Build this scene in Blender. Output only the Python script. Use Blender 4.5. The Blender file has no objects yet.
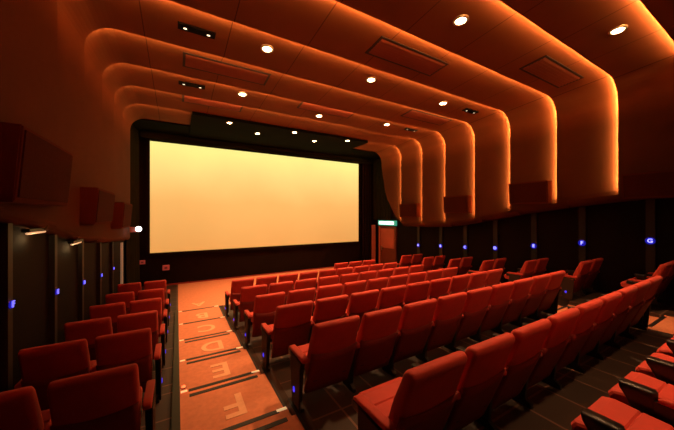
import bpy, bmesh, math, random
from mathutils import Vector, Matrix
random.seed(7)
SC = bpy.context.scene
COL = SC.collection
EYE = 2.70            # eye height above the flat front floor (world z = rel + EYE)
PI = math.pi

# ------------------------------------------------------------------ materials
def mat(name, col, rough=.6, metal=0, emit=None, es=1.0, noise=None, bump=None, sheen=0, spec=None):
    m = bpy.data.materials.new(name); m.use_nodes = True
    nt = m.node_tree; b = nt.nodes['Principled BSDF']
    b.inputs['Base Color'].default_value = (*col, 1)
    b.inputs['Roughness'].default_value = rough
    b.inputs['Metallic'].default_value = metal
    if spec is not None: b.inputs['Specular IOR Level'].default_value = spec
    if sheen:
        b.inputs['Sheen Weight'].default_value = sheen
        b.inputs['Sheen Tint'].default_value = (*[min(1, c*2+.2) for c in col], 1)
    if emit:
        b.inputs['Emission Color'].default_value = (*emit, 1)
        b.inputs['Emission Strength'].default_value = es
    if noise or bump:
        tc = nt.nodes.new('ShaderNodeTexCoord')
        n = nt.nodes.new('ShaderNodeTexNoise')
        n.inputs['Scale'].default_value = (noise or bump)[0]; n.inputs['Detail'].default_value = 4
        nt.links.new(tc.outputs['Object'], n.inputs['Vector'])
        if noise:
            r = nt.nodes.new('ShaderNodeMix'); r.data_type = 'RGBA'
            k = noise[1]
            r.inputs['A'].default_value = (*[c*(1-k) for c in col], 1)
            r.inputs['B'].default_value = (*[min(1, c*(1+k)) for c in col], 1)
            nt.links.new(n.outputs['Fac'], r.inputs['Factor'])
            nt.links.new(r.outputs['Result'], b.inputs['Base Color'])
        if bump:
            bp = nt.nodes.new('ShaderNodeBump'); bp.inputs['Strength'].default_value = bump[1]; bp.inputs['Distance'].default_value = .01
            nt.links.new(n.outputs['Fac'], bp.inputs['Height']); nt.links.new(bp.outputs['Normal'], b.inputs['Normal'])
    return m

M = {}
M['seat'] = mat('red_seat_fabric', (.48, .036, .018), .75, noise=(9, .18), bump=(220, .25), sheen=.25)
M['seat_shell'] = mat('dark_red_shell_fabric', (.22, .015, .008), .7, noise=(7, .2), bump=(200, .2))
M['black'] = mat('black_plastic', (.008, .007, .006), .38, noise=(12, .3))
M['matt_black'] = mat('matt_black', (.006, .005, .004), .9, spec=.1, noise=(12, .3))
M['frame'] = mat('dark_steel', (.03, .025, .02), .45, metal=.5, noise=(8, .2))
M['sidepanel'] = mat('brown_side_panel', (.030, .014, .008), .7, spec=.2, noise=(5, .25))
M['blue'] = mat('blue_led', (.02, .02, .3), .4, emit=(.05, .04, 1), es=.9, noise=(3, .05))
M['blue_letter'] = mat('blue_letter_light', (.3, .3, .8), .4, emit=(.26, .26, 1), es=2.6, noise=(3, .05))
M['blue_letter_dim'] = mat('dim_blue_letter_light', (.1, .1, .5), .4, emit=(.16, .14, 1), es=1.6, noise=(3, .05))
M['blue_disc'] = mat('blue_disc_glow', (.0, .0, .1), .4, emit=(.01, .01, .42), es=.8, noise=(3, .05))
M['dark_wall'] = mat('dark_wall', (.0070, .0034, .0022), .8, spec=.15, noise=(1.5, .35), bump=(60, .1))
M['pilaster'] = mat('dark_pilaster_metal', (.022, .016, .010), .6, noise=(4, .2))
M['pale_post'] = mat('pale_post', (.75, .55, .35), .5, emit=(1, .66, .36), es=.10, noise=(4, .1))  # faint emission added to brighten the post, which is no lamp
M['stage'] = mat('black_stage_cloth', (.010, .006, .004), 1, spec=.03, noise=(2, .3), bump=(40, .2))
M['curtain'] = mat('dark_green_curtain', (.016, .018, .008), 1, spec=.03, noise=(3, .25), bump=(80, .2))
M['front_ceiling'] = mat('dark_green_ceiling', (.008, .009, .0045), 1, spec=.03, noise=(2, .4), bump=(20, .3))
M['aisle'] = mat('tan_aisle_carpet', (.62, .205, .095), .85, noise=(14, .22), bump=(150, .3))
M['letter'] = mat('pale_floor_letter', (.80, .38, .20), .7, noise=(20, .1))
M['nosing'] = mat('black_step_nosing', (.012, .009, .008), .5, noise=(20, .3))
M['marker'] = mat('pale_step_marker', (.95, .80, .55), .4, emit=(1, .72, .38), es=.35, noise=(20, .05))
M['speaker'] = mat('brown_speaker_cloth', (.09, .021, .008), .95, spec=.05, noise=(3, .15), bump=(140, .2))
M['speaker_face'] = mat('speaker_grille_cloth', (.05, .012, .005), .95, spec=.05, noise=(40, .2), bump=(200, .3))
M['vent'] = mat('vent_frame', (.20, .07, .032), .6, noise=(6, .15))
M['vent_slat'] = mat('vent_slat', (.20, .050, .024), .6, noise=(6, .15))
M['vent_dark'] = mat('vent_dark', (.018, .007, .004), .8, noise=(6, .2))
M['ring'] = mat('downlight_ring', (.5, .4, .28), .3, metal=.6, noise=(4, .05))
M['lens'] = mat('downlight_lens', (1, .8, .5), .3, emit=(1, .72, .36), es=40, noise=(4, .02))
M['led'] = mat('cove_strip_light', (1, .6, .3), .4, emit=(1, .44, .135), es=290, noise=(4, .02))
M['led_wall'] = mat('cove_wall_strip_light', (1, .6, .3), .4, emit=(1, .47, .155), es=340, noise=(4, .02))
M['white_lamp'] = mat('white_lamp', (1, 1, 1), .3, emit=(.95, 1, .98), es=6, noise=(4, .02))
M['tube'] = mat('warm_tube', (1, .8, .6), .3, emit=(1, .5, .25), es=.7, noise=(4, .02))
M['dim_spot'] = mat('dim_spot_lamp', (1, .9, .7), .3, emit=(1, .8, .5), es=2.0, noise=(4, .02))
M['sign_green'] = mat('green_sign_edge', (.05, .3, .2), .4, emit=(.05, .45, .28), es=.7, noise=(4, .05))
M['sign_white'] = mat('sign_white', (.9, 1, .95), .4, emit=(.75, 1, .88), es=2.6, noise=(4, .05))
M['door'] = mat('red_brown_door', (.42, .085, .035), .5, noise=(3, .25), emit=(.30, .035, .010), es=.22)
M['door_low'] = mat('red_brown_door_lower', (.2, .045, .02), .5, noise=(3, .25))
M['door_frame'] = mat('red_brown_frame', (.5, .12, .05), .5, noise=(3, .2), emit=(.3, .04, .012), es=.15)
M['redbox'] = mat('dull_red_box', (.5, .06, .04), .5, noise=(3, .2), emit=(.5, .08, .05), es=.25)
M['pinkbox'] = mat('pinkish_lamp_box', (.6, .25, .2), .5, noise=(3, .1))
M['redlamp'] = mat('red_step_lamp', (1, .2, .1), .4, emit=(1, .10, .03), es=3, noise=(3, .02))

def panel_mat():
    m = mat('orange_brown_panel_fabric', (.36, .125, .045), .85)
    nt = m.node_tree; b = nt.nodes['Principled BSDF']
    tc = nt.nodes.new('ShaderNodeTexCoord')
    sx = nt.nodes.new('ShaderNodeSeparateXYZ'); nt.links.new(tc.outputs['Object'], sx.inputs[0])
    a = nt.nodes.new('ShaderNodeMath'); a.operation = 'ADD'; a.inputs[1].default_value = -3.4+13
    nt.links.new(sx.outputs['X'], a.inputs[0])
    md = nt.nodes.new('ShaderNodeMath'); md.operation = 'MODULO'; md.inputs[1].default_value = 1.3
    nt.links.new(a.outputs[0], md.inputs[0])
    lt = nt.nodes.new('ShaderNodeMath'); lt.operation = 'LESS_THAN'; lt.inputs[1].default_value = .014
    nt.links.new(md.outputs[0], lt.inputs[0])
    n = nt.nodes.new('ShaderNodeTexNoise'); n.inputs['Scale'].default_value = 1.2; n.inputs['Detail'].default_value = 5
    nt.links.new(tc.outputs['Object'], n.inputs['Vector'])
    mx = nt.nodes.new('ShaderNodeMix'); mx.data_type = 'RGBA'
    mx.inputs['A'].default_value = (.14, .048, .018, 1); mx.inputs['B'].default_value = (.20, .072, .027, 1)
    nt.links.new(n.outputs['Fac'], mx.inputs['Factor'])
    m2 = nt.nodes.new('ShaderNodeMix'); m2.data_type = 'RGBA'; m2.inputs['B'].default_value = (.06, .02, .008, 1)
    nt.links.new(lt.outputs[0], m2.inputs['Factor']); nt.links.new(mx.outputs['Result'], m2.inputs['A'])
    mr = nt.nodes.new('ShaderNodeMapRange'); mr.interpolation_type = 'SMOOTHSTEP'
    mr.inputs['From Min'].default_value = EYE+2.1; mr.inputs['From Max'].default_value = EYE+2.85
    mr.inputs['To Min'].default_value = .50; mr.inputs['To Max'].default_value = 1.12  # dimmer walls painted into the colour, darkening below the ceiling
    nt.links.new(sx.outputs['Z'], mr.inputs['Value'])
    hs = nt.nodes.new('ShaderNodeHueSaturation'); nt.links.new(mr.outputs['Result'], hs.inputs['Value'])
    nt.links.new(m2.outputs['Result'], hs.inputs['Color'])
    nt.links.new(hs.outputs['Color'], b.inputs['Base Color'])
    b.inputs['Specular IOR Level'].default_value = .1
    return m
M['panel'] = panel_mat()

def tile_mat():
    m = mat('dark_carpet_tiles', (.05, .025, .015), .6)
    nt = m.node_tree; b = nt.nodes['Principled BSDF']
    tc = nt.nodes.new('ShaderNodeTexCoord')
    br = nt.nodes.new('ShaderNodeTexBrick')
    br.offset = 0; br.inputs['Scale'].default_value = 1
    br.inputs['Brick Width'].default_value = .5; br.inputs['Row Height'].default_value = .5
    br.inputs['Mortar Size'].default_value = .012
    br.inputs['Color1'].default_value = (.036, .017, .009, 1); br.inputs['Color2'].default_value = (.025, .012, .007, 1)
    br.inputs['Mortar'].default_value = (.14, .065, .04, 1)
    nt.links.new(tc.outputs['Object'], br.inputs['Vector'])
    nt.links.new(br.outputs['Color'], b.inputs['Base Color'])
    return m
M['tile'] = tile_mat()

def screen_mat():
    m = bpy.data.materials.new('projected_screen'); m.use_nodes = True
    nt = m.node_tree; b = nt.nodes['Principled BSDF']
    b.inputs['Base Color'].default_value = (.12, .10, .07, 1); b.inputs['Roughness'].default_value = .8
    tc = nt.nodes.new('ShaderNodeTexCoord'); sx = nt.nodes.new('ShaderNodeSeparateXYZ')
    nt.links.new(tc.outputs['Object'], sx.inputs[0])
    n = nt.nodes.new('ShaderNodeTexNoise'); n.inputs['Scale'].default_value = .45; n.inputs['Detail'].default_value = 2
    nt.links.new(tc.outputs['Object'], n.inputs['Vector'])
    mm = nt.nodes.new('ShaderNodeMath'); mm.operation = 'MULTIPLY_ADD'; mm.inputs[1].default_value = .9; 
    nt.links.new(n.outputs['Fac'], mm.inputs[0]); nt.links.new(sx.outputs['Z'], mm.inputs[2])
    mr = nt.nodes.new('ShaderNodeMapRange'); mr.inputs['From Min'].default_value = EYE-1.0; mr.inputs['From Max'].default_value = EYE+3.2
    nt.links.new(mm.outputs[0], mr.inputs['Value'])
    cr = nt.nodes.new('ShaderNodeValToRGB')
    e = cr.color_ramp.elements
    e[0].position = 0; e[0].color = (.76, .34, .085, 1)
    e[1].position = 1; e[1].color = (1, .93, .28, 1)
    q = e.new(.45); q.color = (.92, .47, .13, 1)
    q = e.new(.75); q.color = (.99, .70, .22, 1)
    nt.links.new(mr.outputs['Result'], cr.inputs['Fac'])
    nt.links.new(cr.outputs['Color'], b.inputs['Emission Color'])
    b.inputs['Emission Strength'].default_value = 1.0
    return m
M['screen'] = screen_mat()

# ------------------------------------------------------------------ helpers
def obj(name, bm, material, parent=None, smooth=False, loc=None):
    bmesh.ops.recalc_face_normals(bm, faces=bm.faces)
    me = bpy.data.meshes.new(name); bm.to_mesh(me); bm.free()
    me.materials.append(M[material])
    if smooth:
        for p in me.polygons: p.use_smooth = True
    o = bpy.data.objects.new(name, me); COL.objects.link(o)
    if parent: o.parent = parent
    if loc: o.location = loc
    return o
def tag(o, label=None, cat=None, group=None, kind=None):
    if label: o['label'] = label
    if cat: o['category'] = cat
    if group: o['group'] = group
    if kind: o['kind'] = kind
    return o
def empty(name, loc, label, cat, group=None, rz=0):
    o = bpy.data.objects.new(name, None); COL.objects.link(o)
    o.empty_display_size = .1
    o.location = loc; o.rotation_euler = (0, 0, rz)
    return tag(o, label, cat, group)
def box(bm, x0, x1, y0, y1, z0, z1, bev=0):
    vs = [bm.verts.new((x, y, z)) for x in (x0, x1) for y in (y0, y1) for z in (z0, z1)]
    fs = [bm.faces.new([vs[i] for i in q]) for q in ((0,1,3,2),(4,6,7,5),(0,4,5,1),(2,3,7,6),(0,2,6,4),(1,5,7,3))]
    if bev:
        es = {e for f in fs for e in f.edges}
        bmesh.ops.bevel(bm, geom=list(es), offset=bev, segments=2, profile=.5, affect='EDGES')
    return bm
def B(*a, **k): return box(bmesh.new(), *a, **k)
def lathe(bm, pts, cx, cy, n=24, cz=0):
    rings = []
    for r, z in pts:
        rings.append([bm.verts.new((cx+r*math.cos(2*PI*i/n), cy+r*math.sin(2*PI*i/n), cz+z)) for i in range(n)])
    for a, b in zip(rings, rings[1:]):
        for i in range(n): bm.faces.new((a[i], a[(i+1)%n], b[(i+1)%n], b[i]))
    return rings
def xloft(bm, poly, secs):
    """poly in (y,z); secs = [(x, inset)]: rounded extrusion along x"""
    cy = (min(p[0] for p in poly)+max(p[0] for p in poly))/2; cz = (min(p[1] for p in poly)+max(p[1] for p in poly))/2
    hy = (max(p[0] for p in poly)-min(p[0] for p in poly))/2; hz = (max(p[1] for p in poly)-min(p[1] for p in poly))/2
    rings = []
    for x, d in secs:
        rings.append([bm.verts.new((x, cy+(p[0]-cy)*(1-d/hy), cz+(p[1]-cz)*(1-d/hz))) for p in poly])
    n = len(poly)
    for a, b in zip(rings, rings[1:]):
        for i in range(n): bm.faces.new((a[i], a[(i+1)%n], b[(i+1)%n], b[i]))
    bm.faces.new(rings[0]); bm.faces.new(list(reversed(rings[-1])))
    return bm
def rr(hw, y0, y1, r, n=4):
    """rounded rectangle ring in x,y"""
    pts = []
    for cx, cy, a0 in ((hw-r, y1-r, 0), (-hw+r, y1-r, PI/2), (-hw+r, y0+r, PI), (hw-r, y0+r, 3*PI/2)):
        for i in range(n+1):
            a = a0+PI/2*i/n; pts.append((cx+r*math.cos(a), cy+r*math.sin(a)))
    return pts
def zloft(bm, levels, n=4):
    rings = []
    for z, y0, y1, hw, r in levels:
        rings.append([bm.verts.new((x, y, z)) for x, y in rr(hw, y0, y1, min(r, (y1-y0)/2-.001, hw-.001), n)])
    m = len(rings[0])
    for a, b in zip(rings, rings[1:]):
        for i in range(m): bm.faces.new((a[i], a[(i+1)%m], b[(i+1)%m], b[i]))
    bm.faces.new(rings[0]); bm.faces.new(list(reversed(rings[-1])))
    return bm
def text_bm(ch, size, depth):
    cu = bpy.data.curves.new('tmp', 'FONT'); cu.body = ch; cu.size = size; cu.extrude = depth
    cu.align_x = 'CENTER'; cu.align_y = 'CENTER'; cu.offset = size*.02
    o = bpy.data.objects.new('tmp', cu); COL.objects.link(o)
    bpy.context.view_layer.update()
    me = bpy.data.meshes.new_from_object(o.evaluated_get(bpy.context.evaluated_depsgraph_get()))
    bm = bmesh.new(); bm.from_mesh(me)
    bpy.data.objects.remove(o); bpy.data.curves.remove(cu); bpy.data.meshes.remove(me)
    return bm
def interp(tab, y):
    if y <= tab[0][0]: return tab[0][1]
    for (a, b), (c, d) in zip(tab, tab[1:]):
        if y <= c: return b+(d-b)*(y-a)/(c-a)
    return tab[-1][1]

# ------------------------------------------------------------------ layout numbers (metres; z relative to the eye until + EYE)
XL, XR, ZT = -1.30, 8.95, 3.15
WL, WR, WF, WB = -1.47, 9.70, 12.60, -2.2
LIP = [1.30, 2.33, 3.54, 4.76, 5.94, 7.16, 8.32, 9.58]
ROWY = {0: .05, 1: 1.20, 2: 2.45, 3: 3.65, 4: 4.85, 5: 6.05, 6: 7.25, 7: 8.45}
ROWZ = {0: -1.74, 1: -1.91, 2: -2.04, 3: -2.20, 4: -2.36, 5: -2.48, 6: -2.58, 7: -2.66}
EDGE = {0: .52, 1: 1.72, 2: 2.93, 3: 4.10, 4: 5.28, 5: 6.42, 6: 7.50, 7: 8.75}
FZ = -2.70
AX0, AX1 = .03, 1.05            # lettered aisle
RX0, RX1 = 6.86, 8.02          # far aisle

# ------------------------------------------------------------------ floor, platforms, aisles
def struct(name, bm, m, parent=None, smooth=False, label=None):
    o = obj(name, bm, m, parent, smooth)
    if parent is None: o['kind'] = 'structure'
    if label: o['label'] = label
    return o
base = struct('floor', B(WL-.3, WR+.3, WB, WF+.3, -.3, 0), 'tile', label='dark floor in front of the seats')
aisle_m = []
names_l = {3: 'F', 4: 'E', 5: 'D', 6: 'C', 7: 'B'}
def aisle_piece(parent, x0, x1, y0, y1, z, letter=None, nose=True, marker=True):
    a = obj('aisle_carpet', B(x0, x1, y0, y1, z-.02, z+.006), 'aisle', parent)
    if nose:
        obj('step_nosing', B(x0+.10, x1-.10, y1-.052, y1+.004, z-.02, z+.011), 'nosing', parent)
        if marker:
            obj('step_marker', B(x1-.12, x1-.01, y1-.036, y1+.003, z-.01, z+.012), 'marker', parent)
            obj('step_marker', B(x0+.01, x0+.085, y1-.036, y1+.003, z-.01, z+.012), 'marker', parent)
    if letter:
        bm = text_bm(letter, .56, .004)
        bmesh.ops.scale(bm, verts=bm.verts, vec=(.98, 1, 1))
        bmesh.ops.rotate(bm, verts=bm.verts, cent=(0, 0, 0), matrix=Matrix.Rotation(PI, 3, 'Z'))
        bmesh.ops.translate(bm, verts=bm.verts, vec=(.58, (y0+y1)/2+.0, z+.007))
        obj('floor_letter', bm, 'letter', a)['label'] = 'pale letter %s laid in the carpet' % letter
for k in range(0, 8):
    y0 = WB if k == 0 else EDGE[k-1]
    y1 = EDGE[k]; z = ROWZ[k]+EYE; zn = (ROWZ[k+1] if k < 7 else FZ)+EYE
    zh = (z+zn)/2
    H = .27 if 1 <= k < 6 else 0
    fb = bmesh.new()
    if H:
        for x0, x1 in ((WL, AX0), (AX1, RX0), (RX1, WR)): box(fb, x0, x1, y0, y1, 0, z)
        for x0, x1 in ((AX0, AX1), (RX0, RX1)):
            box(fb, x0, x1, y0, y1-H, 0, z); box(fb, x0, x1, y1-H, y1, 0, zh-.006)
    else:
        box(fb, WL, WR, y0, y1, 0, z)
    o = struct('floor', fb, 'tile')
    if k < 1:
        continue
    L = names_l.get(k)
    aisle_piece(o, AX0, AX1, y0, y1-H, z, L, True, not H)
    aisle_piece(o, RX0, RX1, y0, y1-H, z, None, True, False)
    if H:
        aisle_piece(o, AX0, AX1, y1-H, y1, zh-.006, None, True, True)
        aisle_piece(o, RX0, RX1, y1-H, y1, zh-.006, None, True, False)
    ys = y0
    obj('side_strip', B(AX1, AX1+.03, ys, y1, z, z+.012), 'nosing', o)
    obj('side_strip', B(AX1+.03, AX1+.11, ys, y1, z, z+.006), 'sidepanel', o)
# flat front floor in bright carpet
fo = obj('aisle_carpet', B(AX0, WR-.3, EDGE[7]+.0, WF-.15, 0, .006), 'aisle', base)
ft = text_bm('A', .54, .004)
bmesh.ops.rotate(ft, verts=ft.verts, cent=(0, 0, 0), matrix=Matrix.Rotation(PI, 3, 'Z'))
bmesh.ops.translate(ft, verts=ft.verts, vec=(.56, 9.35, .008))
obj('floor_letter', ft, 'letter', fo)['label'] = 'pale letter A laid in the carpet'
# black kerb on the left side of the lettered aisle
for k in range(1, 8):
    bm = B(-.05, .028, EDGE[k-1], EDGE[k], ROWZ[k]+EYE-.01, ROWZ[k]+EYE+.06)
    obj('aisle_kerb', bm, 'frame', base)

# ------------------------------------------------------------------ walls
wl = struct('wall_left', B(WL-.2, WL, WB, WF, 0, EYE+3.9), 'dark_wall')
wr = struct('wall_right', B(WR, WR+.2, WB, WF, 0, EYE+3.9), 'dark_wall')
wf = struct('wall_front', B(WL-.2, WR+.2, WF, WF+.2, 0, EYE+3.9), 'stage')
wb = struct('wall_back', B(WL-.2, WR+.2, WB-.2, WB, 0, EYE+3.9), 'dark_wall')
ce = struct('ceiling', B(WL-.2, WR+.2, WB-.2, WF+.2, EYE+3.9, EYE+4.1), 'dark_wall')
obj('floor_edge_lip', B(WL, WR, WF-.16, WF-.12, 0, .05), 'seat_shell', wf)

# ------------------------------------------------------------------ cove shells
ZBL = [(-3, .15), (3.0, .03), (3.5, -.02), (4.7, -.19), (5.8, -.39), (8, -.62), (11, -.80)]
ZBR = [(-3, .6), (1.5, .42), (2.3, .35), (3.5, .20), (4.8, .0), (5.95, -.24), (7.2, -.46), (8.4, -.51), (9.6, -.52),
       (10.0, -.25), (10.3, .15), (10.7, .85), (11.0, 2.2)]
def cpath(Y, o, na=10, led=False):
    rl, rr_ = .42, .55
    zl, zr = interp(ZBL, Y), interp(ZBR, Y)
    P = []
    bl, br = .10, .24
    P.append((WL, zl))
    for i in range(5):
        a = -PI/2+PI/2*i/4
        P.append((XL-o-bl+bl*math.cos(a), zl+bl+bl*math.sin(a)))
    for i in range(na+1):
        a = PI-PI/2*i/na
        P.append((XL+rl+(rl+o)*math.cos(a), ZT-rl+(rl+o)*math.sin(a)))
    for t in (.2, .4, .6, .8):
        P.append((XL+rl+(XR-rr_-XL-rl)*t, ZT+o))
    zc = max(ZT-rr_, min(ZT, zr+br+.01)) if zr+br > ZT-rr_ else ZT-rr_
    for i in range(na+1):
        a = PI/2-PI/2*i/na
        P.append((XR-rr_+(rr_+o)*math.cos(a), ZT-rr_+(rr_+o)*math.sin(a)))
    for i in range(5):
        a = PI+PI/2*i/4
        P.append((XR+o+br+br*math.cos(a), zr+br+br*math.sin(a)))
    P.append((WR, zr))
    return P
def bridge(bm, rings):
    for a, b in zip(rings, rings[1:]):
        for i in range(len(a)-1): bm.faces.new((a[i], a[i+1], b[i+1], b[i]))
G, PK = .11, .20
bands = [(WB, LIP[0])]+[(LIP[i], LIP[i+1]) for i in range(7)]+[(LIP[7], 11.0)]
shells = []
for bi, (ya, yb) in enumerate(bands):
    bm = bmesh.new(); rings = []
    last = bi == len(bands)-1
    ystart = ya if bi == 0 else ya-PK
    def ring(Y, o, Yp=None):
        return [bm.verts.new((x, Y, z+EYE)) for x, z in cpath(Yp if Yp is not None else Y, o)]
    n = 12 if last else 4
    for i in range(n+1):
        t = i/n; Y = ystart+(yb-ystart)*t
        o = G*(1-t)
        if bi == 0: o = 0
        if last: o = G*(1-min(1, t*1.2))
        rings.append(ring(Y, o))
    if not last:
        rings.append(ring(yb, .022, yb))
        rings.append(ring(yb-PK, .022, yb))
        rings.append(ring(yb-PK, G, yb))
    bridge(bm, rings)
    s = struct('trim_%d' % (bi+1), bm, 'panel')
    s['label'] = 'curved orange brown ceiling and wall shell'
    for p in s.data.polygons: p.use_smooth = False
    shells.append(s)
    if bi > 0:
        # strip light in the pocket, from the left corner over the ceiling and down the right side
        lb = bmesh.new()
        p0 = cpath(ya, .034); p1 = cpath(ya, .030)
        i0 = 8
        a = [lb.verts.new((x, ya-.080, z+EYE)) for x, z in p0[i0:-6]]
        b = [lb.verts.new((x, ya-.022, z+EYE)) for x, z in p1[i0:-6]]
        k = len(a)-9          # where the right corner begins
        wa = [v.co.copy() for v in a]; wc = [v.co.copy() for v in b]
        lb.free(); lb = bmesh.new()
        A = [lb.verts.new(v) for v in wa[:k+1]]; Bv = [lb.verts.new(v) for v in wc[:k+1]]
        for i in range(k): lb.faces.new((A[i], A[i+1], Bv[i+1], Bv[i]))
        obj('strip_light', lb, 'led', s)['label'] = 'warm glowing strip light in the ceiling cove'
        if bi > 1:
            l2 = bmesh.new()
            zr = interp(ZBR, ya)+.26+EYE
            wa = wa[k:]; wc = wc[k:]
            wa.append(Vector((wa[-1].x, wa[-1].y, zr))); wc.append(Vector((wc[-1].x, wc[-1].y, zr)))
            A = [l2.verts.new(v) for v in wa]; Bv = [l2.verts.new(v) for v in wc]
            for i in range(len(A)-1): l2.faces.new((A[i], A[i+1], Bv[i+1], Bv[i]))
            obj('strip_light', l2, 'led_wall', s)['label'] = 'warm glowing strip light down the wall cove'

# dark front ceiling over the screen
bm = B(.40, 7.0, 9.5, WF, EYE+3.06, EYE+3.45)
box(bm, WL, WR, 11.0, WF, EYE+3.10, EYE+3.5)
fc = struct('trim_10', bm, 'front_ceiling', label='dark green ceiling panel before the screen')

# ------------------------------------------------------------------ pilasters and row letters on the walls
RY = {'G': 1.96, 'F': 3.23, 'E': 4.42, 'D': 5.63, 'C': 6.80, 'B': 7.95, 'A': 9.20}
RZ = {'G': -.61, 'F': -.77, 'E': -.965, 'D': -1.16, 'C': -1.245, 'B': -1.31, 'A': -1.39}
LY = {'F': 3.94, 'E': 5.12, 'D': 6.36, 'C': 7.65, 'B': 8.95}
LZ = {'F': -.875, 'E': -1.035, 'D': -1.17, 'C': -1.29, 'B': -1.36}
def fz(y):
    for k in range(0, 8):
        if y < EDGE[k]: return ROWZ[k]+EYE
    return 0
ordr = {'G': 'nearest', 'F': 'second nearest', 'E': 'third nearest', 'D': 'fourth nearest', 'C': 'fifth nearest', 'B': 'second farthest', 'A': 'farthest'}
for side, YY, ZZ, xw, xf, s in (('right', RY, RZ, WR, WR-.05, -1), ('left', LY, LZ, WL, -1.41, 1)):
    par = wr if side == 'right' else wl
    for c in YY:
        y = YY[c]; zt = (interp(ZBR, y) if s < 0 else interp(ZBL, y))+EYE
        hw = .045 if s > 0 else .075
        obj('pilaster', B(min(xw, xf), max(xw, xf), y-hw, y+hw, fz(y), zt), 'pilaster', par)
        z = ZZ[c]+EYE
        R = empty('row_sign', (xf, y, z), 'blue lit letter %s on the %s wall, %s of the lit wall letters' % (c, side, ordr[c] if side == 'right' else {'F': 'nearest', 'E': 'second nearest', 'D': 'third nearest', 'C': 'fourth nearest', 'B': 'farthest'}[c]), 'row sign', 'blue row letters on the walls')
        db = bmesh.new()
        rr_ = lathe(db, [(q*(1 if s < 0 else .45), w) for q, w in ((.085, 0), (.085, .010), (.078, .014))], 0, 0, 24)
        db.faces.new(rr_[-1]); db.faces.new(rr_[0])
        bmesh.ops.rotate(db, verts=db.verts, cent=(0, 0, 0), matrix=Matrix.Rotation(PI/2*s, 3, 'Y'))
        obj('disc', db, 'blue_disc', R)
        tb = text_bm(c, .13 if s < 0 else .085, .006)
        # text lies in xy facing +z: stand it up and face the room
        bmesh.ops.rotate(tb, verts=tb.verts, cent=(0, 0, 0), matrix=Matrix.Rotation(PI/2, 3, 'X'))
        bmesh.ops.rotate(tb, verts=tb.verts, cent=(0, 0, 0), matrix=Matrix.Rotation(PI/2 if s > 0 else -PI/2, 3, 'Z'))
        bmesh.ops.translate(tb, verts=tb.verts, vec=(s*.020, 0, 0))
        obj('letter', tb, 'blue_letter' if s < 0 else 'blue_letter_dim', R)
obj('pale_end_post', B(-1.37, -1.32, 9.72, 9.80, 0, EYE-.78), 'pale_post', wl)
# recessed tube lamps under the left shell
for y, z, nm in ((4.45, -.20, 'nearer'), (5.9, -.45, 'farther')):
    R = empty('tube_lamp', (-1.39, y, EYE+z), 'small warm tube lamp under the left wall panel, the %s of two' % nm, 'lamp', 'tube lamps under the left wall panel')
    obj('tube_housing', B(-.035, .03, -.26, .26, .012, .05, bev=.008), 'frame', R)
    tb = bmesh.new(); rg = lathe(tb, [(.008, -.24), (.013, -.23), (.013, .23), (.008, .24)], 0, 0, 10)
    tb.faces.new(rg[0]); tb.faces.new(rg[-1])
    bmesh.ops.rotate(tb, verts=tb.verts, cent=(0, 0, 0), matrix=Matrix.Rotation(PI/2, 3, 'X'))
    obj('tube', tb, 'tube', R)

# ------------------------------------------------------------------ screen, curtains, valance
S = empty('cinema_screen', (3.85, WF-.1, EYE-1.43), 'wide glowing yellow orange cinema screen on the front wall', 'screen')
sb = bmesh.new(); SX0, SX1, SZ0, SZ1 = -.88, 8.57, -1.43+EYE, 2.78+EYE
nx = 24
va = [sb.verts.new((SX0+(SX1-SX0)*i/nx, WF-.10+.0*math.sin(PI*i/nx), SZ0)) for i in range(nx+1)]
vb = [sb.verts.new((SX0+(SX1-SX0)*i/nx, WF-.10+.0*math.sin(PI*i/nx), SZ1)) for i in range(nx+1)]
for i in range(nx): sb.faces.new((va[i], va[i+1], vb[i+1], vb[i]))
sf = obj('screen_surface', sb, 'screen', S); sf.location = (-3.85, -(WF-.1), -(EYE-1.43))
fb = bmesh.new()
for x0, x1, z0, z1 in ((SX0-.12, SX0, SZ0-.12, SZ1+.12), (SX1, SX1+.12, SZ0-.12, SZ1+.12), (SX0, SX1, SZ1, SZ1+.12), (SX0, SX1, SZ0-.12, SZ0)):
    box(fb, x0, x1, WF-.13, WF-.01, z0, z1)
sfr = obj('screen_frame', fb, 'stage', S); sfr.location = (-3.85, -(WF-.1), -(EYE-1.43))

def curtain(name, x0, y0, x1, y1, z0, z1, label, folds, m='curtain', amp=.05):
    bm = bmesh.new(); n = folds*8
    d = Vector((x1-x0, y1-y0, 0)); nrm = Vector((-d.y, d.x, 0)).normalized()
    rings = []
    for j in range(7):
        t = j/6; z = z0+(z1-z0)*t
        row = []
        for i in range(n+1):
            u = i/n; a = amp*(1-.4*t)*math.sin(u*folds*2*PI+.6*math.sin(3*t+u*5))
            p = Vector((x0, y0, 0))+d*u+nrm*a
            row.append(bm.verts.new((p.x, p.y, z)))
        rings.append(row)
    bridge(bm, rings)
    o = obj(name, bm, m, None, True); return tag(o, label, 'curtain')
curtain('stage_curtain', -1.40, 11.10, -1.22, 12.35, .02, EYE+3.05, 'dark green pleated curtain hanging left of the screen', 7)
curtain('stage_curtain', 9.45, 12.35, 9.60, 11.02, EYE-.26, EYE+3.05, 'dark green pleated curtain hanging high on the right side above the door', 7, amp=.03)
curtain('masking_curtain', 8.75, 12.42, 9.40, 12.42, .02, EYE+3.05, 'narrow black pleated curtain between the screen and the far right corner', 4, m='stage', amp=.03)
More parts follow.
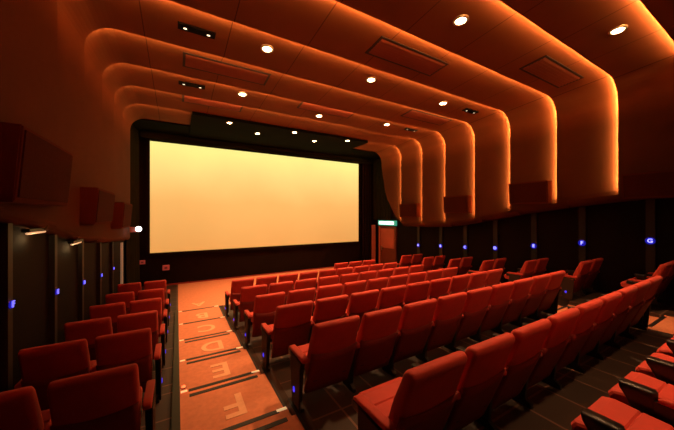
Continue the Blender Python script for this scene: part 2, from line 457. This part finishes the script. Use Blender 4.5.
# valance with swags
vb_ = bmesh.new(); rows = []
n = 96
for j in range(7):
    t = j/6; row = []
    for i in range(n+1):
        u = i/n; x = -1.15+(9.4+1.15)*u
        sag = .10*abs(math.sin(u*PI*3))
        z = EYE+3.08-(.24+sag)*t
        y = 12.28-.05*math.sin(t*PI*3)*(.6+.4*math.sin(u*PI*3)**2)-.05*math.sin(PI*t)
        row.append(vb_.verts.new((x, y, z)))
    rows.append(row)
bridge(vb_, rows)
tag(obj('valance', vb_, 'curtain', None, True), 'dark green swagged valance stretched above the screen', 'valance')

# small red boxes on the stage wall, below the screen's left corner
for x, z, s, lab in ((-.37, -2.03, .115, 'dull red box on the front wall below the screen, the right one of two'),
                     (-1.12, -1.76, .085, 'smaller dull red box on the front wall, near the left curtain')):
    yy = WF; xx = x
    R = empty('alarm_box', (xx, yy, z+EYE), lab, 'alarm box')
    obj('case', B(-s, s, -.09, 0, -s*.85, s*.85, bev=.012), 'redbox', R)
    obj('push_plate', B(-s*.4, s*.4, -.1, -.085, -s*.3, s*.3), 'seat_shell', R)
# emergency lamp on the left
R = empty('emergency_lamp', (-1.12, 10.9, EYE-.47), 'pinkish box lamp with a bright white bulb left of the screen', 'lamp')
obj('lamp_box', B(-.20, -.02, -.02, .10, -.08, .08, bev=.012), 'pinkbox', R)
lb = bmesh.new(); bmesh.ops.create_uvsphere(lb, u_segments=14, v_segments=10, radius=.085)
bmesh.ops.translate(lb, verts=lb.verts, vec=(.05, 0, .02))
obj('bulb', lb, 'white_lamp', R, True)
obj('bracket', B(-.20, -.04, .08, .14, -.03, .03), 'frame', R)

# ------------------------------------------------------------------ exit door and sign on the right
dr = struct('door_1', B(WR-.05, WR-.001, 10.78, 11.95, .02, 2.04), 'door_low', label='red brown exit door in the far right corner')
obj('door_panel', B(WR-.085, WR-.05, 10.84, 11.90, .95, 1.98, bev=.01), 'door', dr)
obj('door_frame', B(WR-.10, WR-.002, 11.95, 12.05, .0, 2.10), 'door_frame', dr)
obj('door_frame', B(WR-.10, WR-.002, 10.68, 10.78, .0, 2.10), 'door_low', dr)
obj('door_frame', B(WR-.10, WR-.002, 10.78, 11.95, 2.04, 2.10), 'door_low', dr)
obj('corner_panel', B(9.34, 9.58, WF-.30, WF-.26, .02, 2.15), 'door_frame', dr)
obj('door_handle', B(WR-.13, WR-.085, 11.75, 11.79, .80, 1.05, bev=.006), 'ring', dr)
R = empty('exit_sign', (WR-.12, 11.35, EYE-.42), 'lit greenish white sign above the corner door', 'sign')
obj('sign_case', B(-.03, .11, -.68, .68, -.13, .13, bev=.01), 'sign_green', R)
obj('sign_face', B(-.045, -.03, -.58, .58, -.075, .075), 'sign_white', R)

# ------------------------------------------------------------------ wall speakers
def speaker(x0, x1, y0, y1, z0, z1, side, label, tilt=.05):
    R = empty('wall_speaker', ((x0+x1)/2, (y0+y1)/2, EYE+z0), label, 'speaker', 'box speakers along the walls')
    bm = bmesh.new()
    hx, hy, h = (x1-x0)/2, (y1-y0)/2, z1-z0
    s = 1 if side == 'left' else -1
    # tilted front: bottom set back
    pts = [(-s*hx, 0), (s*(hx-tilt), 0), (s*hx, h), (-s*hx, h)]
    a = [bm.verts.new((x, -hy, z)) for x, z in pts]; b = [bm.verts.new((x, hy, z)) for x, z in pts]
    fs = [bm.faces.new(a), bm.faces.new(b)]
    for i in range(4): fs.append(bm.faces.new((a[i], a[(i+1)%4], b[(i+1)%4], b[i])))
    bmesh.ops.bevel(bm, geom=list(bm.edges), offset=.012, segments=2, affect='EDGES')
    obj('cabinet', bm, 'speaker', R)
    g = bmesh.new(); e = .04; f0 = .04/h; f1 = 1-.04/h
    fx = lambda t: s*(hx-tilt+tilt*t)
    va = [(fx(f0), f0*h), (fx(f1), f1*h)]
    q = [g.verts.new((va[0][0]-s*.004, -hy+e, va[0][1])), g.verts.new((va[1][0]-s*.004, -hy+e, va[1][1])), g.verts.new((va[1][0]-s*.004, hy-e, va[1][1])), g.verts.new((va[0][0]-s*.004, hy-e, va[0][1]))]
    q2 = [g.verts.new(v.co+Vector((s*.016, 0, 0))) for v in q]
    g.faces.new(q2); g.faces.new(list(reversed(q)))
    for i in range(4): g.faces.new((q[i], q[(i+1)%4], q2[(i+1)%4], q2[i]))
    obj('grille', g, 'speaker_face', R)
speaker(8.70, 9.00, 1.38, 2.22, .36, .92, 'right', 'dark box speaker on the right wall, nearest of the four there')
speaker(8.70, 9.00, 3.66, 4.68, .32, .95, 'right', 'brown box speaker on the right wall, second nearest of the four there')
speaker(8.72, 9.00, 6.06, 7.08, .07, .69, 'right', 'brown box speaker on the right wall, third nearest of the four there')
speaker(8.74, 9.00, 8.44, 9.50, -.10, .50, 'right', 'brown box speaker on the right wall, farthest, close to the exit door')
speaker(-1.35, -1.13, 3.36, 4.66, .11, .77, 'left', 'large box speaker on the left wall, nearest of the three there')
speaker(-1.35, -1.09, 5.75, 7.12, -.16, .44, 'left', 'brown box speaker on the left wall, middle of the three there')
speaker(-1.33, -1.07, 8.10, 9.45, -.32, .30, 'left', 'small looking box speaker on the left wall, farthest, close to the screen')

# ------------------------------------------------------------------ ceiling fittings
def ceil_z(y):
    if y > 9.5: return EYE+3.06
    for bi, (ya, yb) in enumerate(bands):
        if ya <= y < yb:
            ys = ya-PK
            return EYE+ZT+(0 if bi == 0 else G*(1-(y-ys)/(yb-ys)))
    return EYE+ZT
nlab = {}
LIGHTS = [(6.6, 1.72, 'downlight over the near right of the hall, alone in its band', 1.0),
 (4.03, 2.92, 'large bright downlight nearest the camera at the top centre', 1.5),
 (1.5, 5.28, 'bright downlight at upper left, nearer of the left column', 1.3),
 (3.97, 5.26, 'downlight in the middle of the ceiling between two vents', 1.1),
 (6.57, 5.33, 'downlight right of the middle, level with the twin spot fitting', 1.0),
 (1.5, 7.60, 'downlight farther along the left column above the screen', 1.1),
 (3.93, 7.95, 'downlight in the middle, last before the dark ceiling panel', 1.0),
 (6.42, 7.60, 'downlight on the right, beside the farthest right vent', 1.0),
 (1.5, 9.70, 'small downlight at the left end of the dark ceiling panel', .5),
 (2.6, 10.45, 'small downlight on the dark panel, left of the rear pair', .5),
 (3.75, 9.62, 'small downlight on the dark panel, middle of the front three', .5),
 (4.9, 10.35, 'small downlight on the dark panel, right of the rear pair', .5),
 (6.05, 9.62, 'small downlight at the right end of the dark ceiling panel', .5)]
for x, y, lab, pw in LIGHTS:
    if pw == .5: y = y; 
    z = ceil_z(y)-.002
    R = empty('downlight', (x, y, z), lab, 'downlight', 'round ceiling downlights')
    rb = bmesh.new(); r0 = .11 if pw > .6 else .09
    lathe(rb, [(r0*.72, .0), (r0*.8, -.022), (r0*1.05, -.022), (r0*1.12, -.010), (r0*1.12, .01)], 0, 0, 24)
    obj('trim_ring', rb, 'ring', R, True)
    lb = bmesh.new(); rg = lathe(lb, [(r0*.78, -.004), (r0*.7, -.020), (r0*.35, -.034), (.006, -.038)], 0, 0, 20)
    lb.faces.new(rg[-1]); lb.faces.new(rg[0])
    obj('lens', lb, 'lens', R, True)
    L = bpy.data.lights.new('downlight_lamp', 'SPOT'); L.energy = 590*(pw if pw > .6 else .95); L.color = (1, .52, .22)
    L.spot_size = math.radians(66 if x < 2 else (76 if x > 6 else 104)); L.spot_blend = 1; L.shadow_soft_size = .09
    lo = bpy.data.objects.new('lamp', L); COL.objects.link(lo); lo.parent = R; lo.location = (0, 0, -.07)
for x, y, lab in ((.30, 5.36, 'black twin spot fitting at the upper left of the ceiling'), (.32, 7.68, 'black twin spot fitting at left, close above the screen'),
                  (7.80, 5.32, 'black twin spot fitting at the right side of the ceiling'), (7.6, 7.62, 'small black twin spot fitting at the far right of the ceiling')):
    R = empty('twin_spot', (x, y, ceil_z(y)), lab, 'spotlight', 'twin spot fittings in the ceiling')
    obj('plate', B(-.29, .29, -.085, .085, -.025, .02, bev=.006), 'matt_black', R)
    for sx in (-.18, .18):
        lb = bmesh.new(); rg = lathe(lb, [(.055, -.022), (.052, -.040), (.034, -.040), (.030, -.030)], sx, 0, 18); 
        sp = obj('spot_ring', lb, 'matt_black', R)
        l2 = bmesh.new(); rg = lathe(l2, [(.034, -.028), (.012, -.034)], sx, 0, 14); l2.faces.new(rg[-1])
        obj('spot_lamp', l2, 'dim_spot', sp)
VENTS = [(3.18, 5.0, 4.16, 'large slatted air vent nearest the top centre of the ceiling'), (6.42, 8.22, 2.97, 'slatted air vent at the upper right, between bright cove edges'),
 (.10, 1.86, 6.50, 'long slatted air vent at left, nearer of the two there'), (.12, 1.70, 8.66, 'long thin slatted air vent at left, just above the screen'),
 (3.08, 4.88, 6.50+.98, 'slatted air vent in the middle of the ceiling above the dark panel'), (6.20, 8.06, 6.42, 'slatted air vent right of the middle, beyond the right twin spot'),
 (5.92, 7.60, 8.45, 'farthest slatted air vent at the right, near the last cove')]
for x0, x1, y, lab in VENTS:
    hw = .26
    cx = (x0+x1)/2; w = (x1-x0)/2
    zc = ceil_z(y); sl = (ceil_z(y+.2)-ceil_z(y-.2))/.4
    R = empty('air_vent', (cx, y, zc), lab, 'vent', 'slatted air vents in the ceiling')
    R.rotation_euler = (math.atan(sl), 0, 0)
    fb = bmesh.new()
    box(fb, -w, w, -hw, -hw+.045, -.014, .01); box(fb, -w, w, hw-.045, hw, -.014, .01)
    box(fb, -w, -w+.045, -hw+.045, hw-.045, -.014, .01); box(fb, w-.045, w, -hw+.045, hw-.045, -.014, .01)
    obj('frame', fb, 'vent_dark', R)
    obj('backing', B(-w+.045, w-.045, -hw+.045, hw-.045, -.006, .004), 'vent_dark', R)
    sb = bmesh.new()
    for i in range(7):
        yy = -hw+.075+i*(2*hw-.15)/6
        v = [sb.verts.new(c) for c in ((-w+.05, yy-.026, -.008), (w-.05, yy-.026, -.008), (w-.05, yy+.020, -.026), (-w+.05, yy+.020, -.026),
             (-w+.05, yy-.020, -.004), (w-.05, yy-.020, -.004), (w-.05, yy+.026, -.022), (-w+.05, yy+.026, -.022))]
        for q in ((0,1,2,3),(7,6,5,4),(0,4,5,1),(1,5,6,2),(2,6,7,3),(3,7,4,0)): sb.faces.new([v[k] for k in q])
    obj('louvre', sb, 'vent_slat', R)

# ------------------------------------------------------------------ cinema seats
def cushion_bm(hw=.245):
    pts = [(.235, .36), (.235, .465), (.26, .475), (.315, .470), (.325, .461), (.335, .471), (.455, .478), (.465, .469), (.475, .479),
           (.595, .488), (.650, .474), (.670, .440), (.660, .385), (.620, .350), (.50, .335)]
    return xloft(bmesh.new(), pts, [(-hw, .022), (-hw+.008, .008), (-hw+.028, 0), (hw-.028, 0), (hw-.008, .008), (hw, .022)])
def back_bm():
    T = lambda z: .11*max(0, .9-z)
    L = [(.345, .150, .262, .268, .03), (.42, .128, .262, .272, .035), (.52, .100, .235, .274, .035), (.62, .076, .212, .275, .035),
         (.72, .054, .186, .275, .035), (.80, .036, .160, .275, .04), (.86, .020, .140, .275, .04), (.905, .010, .126, .274, .04),
         (.928, .014, .112, .271, .04), (.941, .026, .096, .264, .03), (.945, .040, .084, .252, .02)]
    L = [(z, a+T(z), b+T(z)-.015, w, r) for z, a, b, w, r in L]
    return zloft(bmesh.new(), L, 4)
def shell_bm():
    bm = bmesh.new(); rings = []
    n = 12
    yr = [(.10, .215), (.20, .19), (.30, .158), (.42, .124), (.52, .096), (.62, .072), (.70, .054)]
    for j in range(7):
        row = []
        for i in range(n+1):
            u = -1+2*i/n
            top = .585+.045*u*u
            z = .13+(top-.13)*j/6
            x = u*(.272-.006*(1-j/6))
            y = interp(yr, z)+.11*max(0, .9-z)-.014+.03*max(0, abs(u)-.75)
            row.append(bm.verts.new((x, y, z)))
        rings.append(row)
    # rolled top edge and back face
    top = [bm.verts.new((v.co.x, v.co.y+.016, v.co.z+.003)) for v in rings[-1]]
    rings.append(top)
    mid = [bm.verts.new((v.co.x, v.co.y+.014, v.co.z)) for v in rings[0]]
    bridge(bm, rings); bridge(bm, [mid, rings[0]])
    # inner skin so the shell is closed when seen from the side
    inner = []
    for r in rings[:7]:
        inner.append([bm.verts.new((v.co.x, v.co.y+.05, v.co.z)) for v in r])
    bridge(bm, inner)
    for e in (0, -1):
        for a, b, c, d in zip(rings[:6], rings[1:7], inner[:6], inner[1:7]):
            bm.faces.new((a[e], b[e], d[e], c[e]))
    return bm
def frame_bm():
    bm = B(-.255, .255, .27, .33, .26, .33, bev=.008)
    box(bm, -.255, .255, .48, .54, .28, .34, bev=.008)
    box(bm, -.20, -.16, .22, .52, .27, .335); box(bm, .16, .20, .22, .52, .27, .335)
    return bm
def stand_bm():
    pts = [(.20, .0), (.20, .04), (.26, .08), (.235, .34), (.19, .52), (.15, .575), (.455, .585), (.475, .56), (.44, .40), (.36, .10), (.43, .04), (.43, .0)]
    return xloft(bmesh.new(), pts, [(-.022, .006), (-.017, 0), (.017, 0), (.022, .006)])
def pad_bm(e=0):
    pts = [(.12, .578), (.12, .612), (.14, .628), (.22, .624), (.385+e, .616), (.405+e, .600), (.405+e, .578)]
    return xloft(bmesh.new(), pts, [(-.030-e*.05, .010), (-.026-e*.05, .003), (-.020, 0), (.020, 0), (.026+e*.05, .003), (.030+e*.05, .010)])
def cup_bm():
    bm = bmesh.new()
    zloft(bm, [(.440, .400, .520, .020, .02), (.535, .408, .560, .029, .027), (.585, .408, .590, .030, .029), (.622, .408, .595, .030, .029),
               (.634, .414, .588, .026, .025)], 4)
    bmesh.ops.scale(bm, verts=bm.verts, vec=(1.38, 1, 1)); bmesh.ops.translate(bm, verts=bm.verts, vec=(.0115, 0, 0))
    return bm
def cupring_bm():
    bm = bmesh.new()
    lathe(bm, [(.024, .622), (.024, .634), (.020, .634), (.018, .600), (.0, .598)][:4], .0115, .510, 18)
    return bm
def endpanel_bm():
    pts = [(.20, .03), (.17, .50), (.14, .565), (.45, .575), (.445, .42), (.40, .03)]
    return xloft(bmesh.new(), pts, [(-.010, .008), (-.006, 0), (.006, 0), (.010, .008)])
def light_bm():
    bm = bmesh.new(); rg = lathe(bm, [(.022, 0), (.022, .008), (.016, .012)], 0, 0, 14); bm.faces.new(rg[-1]); bm.faces.new(rg[0])
    bmesh.ops.scale(bm, verts=bm.verts, vec=(1.5, 1, 1))
    return bm

def make_arm(root, x, endside=0):
    """one arm: stand > pad, cup holder; endside -1/+1 adds a panel with a blue lamp on that side"""
    st = obj('arm_stand', stand_bm(), 'black', root); st.location = (x, 0, 0); st.scale = (1, 1, .945)
    p = obj('arm_pad', pad_bm(.11 if endside else 0), 'seat', st, True)
    if endside:
        obj('arm_end', B(-.030, .030, .40, .545, .50, .577, bev=.012), 'black', st)
    else:
        obj('cup_holder', cup_bm(), 'black', st, True)
        obj('cup_rim', cupring_bm(), 'frame', st, True)
    if endside:
        e = obj('end_panel', endpanel_bm(), 'sidepanel', st); e.location = (endside*.032, 0, 0)
        bl = light_bm()
        bmesh.ops.rotate(bl, verts=bl.verts, cent=(0, 0, 0), matrix=Matrix.Rotation(PI/2*endside, 3, 'Y'))
        l = obj('blue_lamp', bl, 'blue', st); l.location = (endside*.040, .33, .20)
        l['label'] = 'small blue lamp'
def make_seat(hasL, hasR, end):
    R = empty('cinema_chair', (0, 0, 0), '', 'chair')
    obj('seat_cushion', cushion_bm(), 'seat', R, False)
    obj('backrest', back_bm(), 'seat', R, True)
    obj('back_shell', shell_bm(), 'seat_shell', R, True)
    obj('seat_frame', frame_bm(), 'frame', R)
    if hasL: make_arm(R, -.335 if end == 'L' else -.305, -1 if end == 'L' else 0)
    if hasR: make_arm(R, .33, 1 if end == 'R' else 0)
    return R
proto = {'mid': make_seat(True, False, None), 'L': make_seat(True, False, 'L'), 'R': make_seat(True, True, 'R')}
for k, v in proto.items():
    v['used'] = 0
def kids(o): return [c for c in bpy.data.objects if c.parent == o]
TREE = {}
for k, r in proto.items():
    TREE[k] = [(c, kids(c)) for c in kids(r)]
used = set()
def place(kind, x, y, z, label, group, sx=1.0, rz=0):
    r0 = proto[kind]
    if kind not in used:
        used.add(kind); r = r0
    else:
        r = r0.copy(); COL.objects.link(r)
        for c, gs in TREE[kind]:
            cc = c.copy(); COL.objects.link(cc); cc.parent = r
            for g in gs:
                gg = g.copy(); COL.objects.link(gg); gg.parent = cc
    r.location = (x, y, z); r.scale = (sx, 1, 1); r.rotation_euler = (0, 0, rz)
    r['label'] = label; r['category'] = 'chair'; r['group'] = group
    if 'used' in r: del r['used']
    return r
ORD = ['first', 'second', 'third', 'fourth', 'fifth', 'sixth', 'seventh', 'eighth', 'ninth']
rown = {1: 'nearest full row', 2: 'second nearest row', 3: 'third nearest row', 4: 'fourth nearest row', 5: 'fifth nearest row', 6: 'front long row'}
PIT, X0 = .612, 1.455
for k in range(1, 7):
    for i in range(9):
        kind = 'L' if i == 0 else ('R' if i == 8 else 'mid')
        where = ('at its lettered aisle end' if i == 0 else 'at its far right end' if i == 8 else '%s from the aisle letters' % ORD[i])
        lab = 'red middle block cinema seat, %s, %s' % (where, rown[k])
        place(kind, X0+i*PIT+(.04 if k == 1 else 0), ROWY[k], ROWZ[k]+EYE, lab, 'red seats of the middle block')
for j, i in enumerate((6, 7, 8)):
    place('L' if j == 0 else ('R' if j == 2 else 'mid'), X0+i*PIT-.03, ROWY[7], ROWZ[7]+EYE,
          'red cinema seat in the short row of three closest to the screen, %s' % ('leftmost', 'middle one', 'rightmost')[j], 'red seats of the middle block')
lrow = {2: 'nearest row', 3: 'second nearest row', 4: 'third nearest row', 5: 'fourth nearest row', 6: 'fifth nearest row', 7: 'row closest to the screen'}
for k in range(2, 8):
    yo = .12 if k == 7 else 0
    place('R', -.49, ROWY[k]+yo, ROWZ[k]+EYE, 'dark red cinema seat left of the aisle, aisle side, %s' % lrow[k], 'dark red seats of the left block', .88)
    place('mid', -1.035, ROWY[k]+yo, ROWZ[k]+EYE, 'dark red cinema seat left of the aisle, wall side, %s' % lrow[k], 'dark red seats of the left block', .88)
srow = {1: 'nearest', 2: 'second nearest', 3: 'third nearest', 4: 'fourth nearest', 5: 'fifth nearest', 6: 'sixth nearest', 7: 'closest to the door'}
for k in range(1, 8):
    for j in (0, 1):
        place('L' if j == 0 else 'R', 8.50+j*.66, ROWY[k]+.25, ROWZ[k]+EYE,
              'red cinema seat by the right wall, %s of the pair %s' % (('aisle side', 'wall side')[j], srow[k]), 'red seats along the right wall')
for i in range(1, 6):
    place('R' if i == 5 else 'mid', X0+i*PIT+.29, ROWY[0]+.05, ROWZ[0]+EYE,
          'red seat with black armrest in the bottom right foreground, %s from the left' % ORD[i-1], 'foreground seats at bottom right')
for k, r in proto.items():
    assert k in used

# red step lamp on the lettered aisle
R = empty('step_lamp', (.07, 4.02, ROWZ[3]+EYE+.006), 'small glowing red lamp at the left edge of the lettered aisle', 'lamp')
lb = bmesh.new(); rg = lathe(lb, [(.035, 0), (.035, .01), (.028, .014)], 0, 0, 16); obj('lamp_rim', lb, 'frame', R)
l2 = bmesh.new(); rg = lathe(l2, [(.028, .008), (.022, .022), (.008, .028)], 0, 0, 16); l2.faces.new(rg[-1]); obj('lamp_dome', l2, 'redlamp', R, True)

# ------------------------------------------------------------------ light
def area(name, loc, rot, sx, sy, e, col):
    L = bpy.data.lights.new(name, 'AREA'); L.shape = 'RECTANGLE'; L.size = sx; L.size_y = sy; L.energy = e; L.color = col
    o = bpy.data.objects.new(name, L); COL.objects.link(o); o.location = loc; o.rotation_euler = rot
    return o
# unseen spots without fixtures, added overhead to brighten the near seats
for x, e in ((2.7, 250), (5.0, 290)):
    L = bpy.data.lights.new('rear_fill_spot', 'SPOT'); L.energy = e; L.color = (1, .50, .21)
    L.spot_size = math.radians(74); L.spot_blend = 1; L.shadow_soft_size = .09
    o = bpy.data.objects.new('rear_fill_spot', L); COL.objects.link(o); o.location = (x, .35, EYE+ZT-.03)
area('rear_hall_fill', (4.0, -1.6, EYE+2.2), (math.radians(62), 0, 0), 6, 1.0, 9, (1, .35, .12))  # weak unseen fill added behind the rows for the seat backs
for y, z in ((4.45, -.22), (5.9, -.47)):
    L = bpy.data.lights.new('tube_glow', 'POINT'); L.energy = 1.1; L.color = (1, .62, .25); L.shadow_soft_size = .05
    o = bpy.data.objects.new('tube_glow', L); COL.objects.link(o); o.location = (-1.40, y, EYE+z-.05)
W = bpy.data.worlds.new('World'); SC.world = W; W.use_nodes = True
W.node_tree.nodes['Background'].inputs[0].default_value = (.02, .008, .004, 1)
W.node_tree.nodes['Background'].inputs[1].default_value = .5

# ------------------------------------------------------------------ camera
cam = bpy.data.cameras.new('camera'); co = bpy.data.objects.new('camera', cam); COL.objects.link(co)
cam.sensor_width = 36; cam.lens = 36*277/674; cam.clip_start = .02
co.location = (0, 0, EYE); co.rotation_euler = (PI/2, 0, -math.radians(30))
SC.camera = co
SC.view_settings.view_transform = 'Standard'
SC.view_settings.look = 'None'
SC.view_settings.exposure = 0
SC.cycles.use_denoising = True
SC.cycles.max_bounces = 6
SC.cycles.sample_clamp_indirect = 3
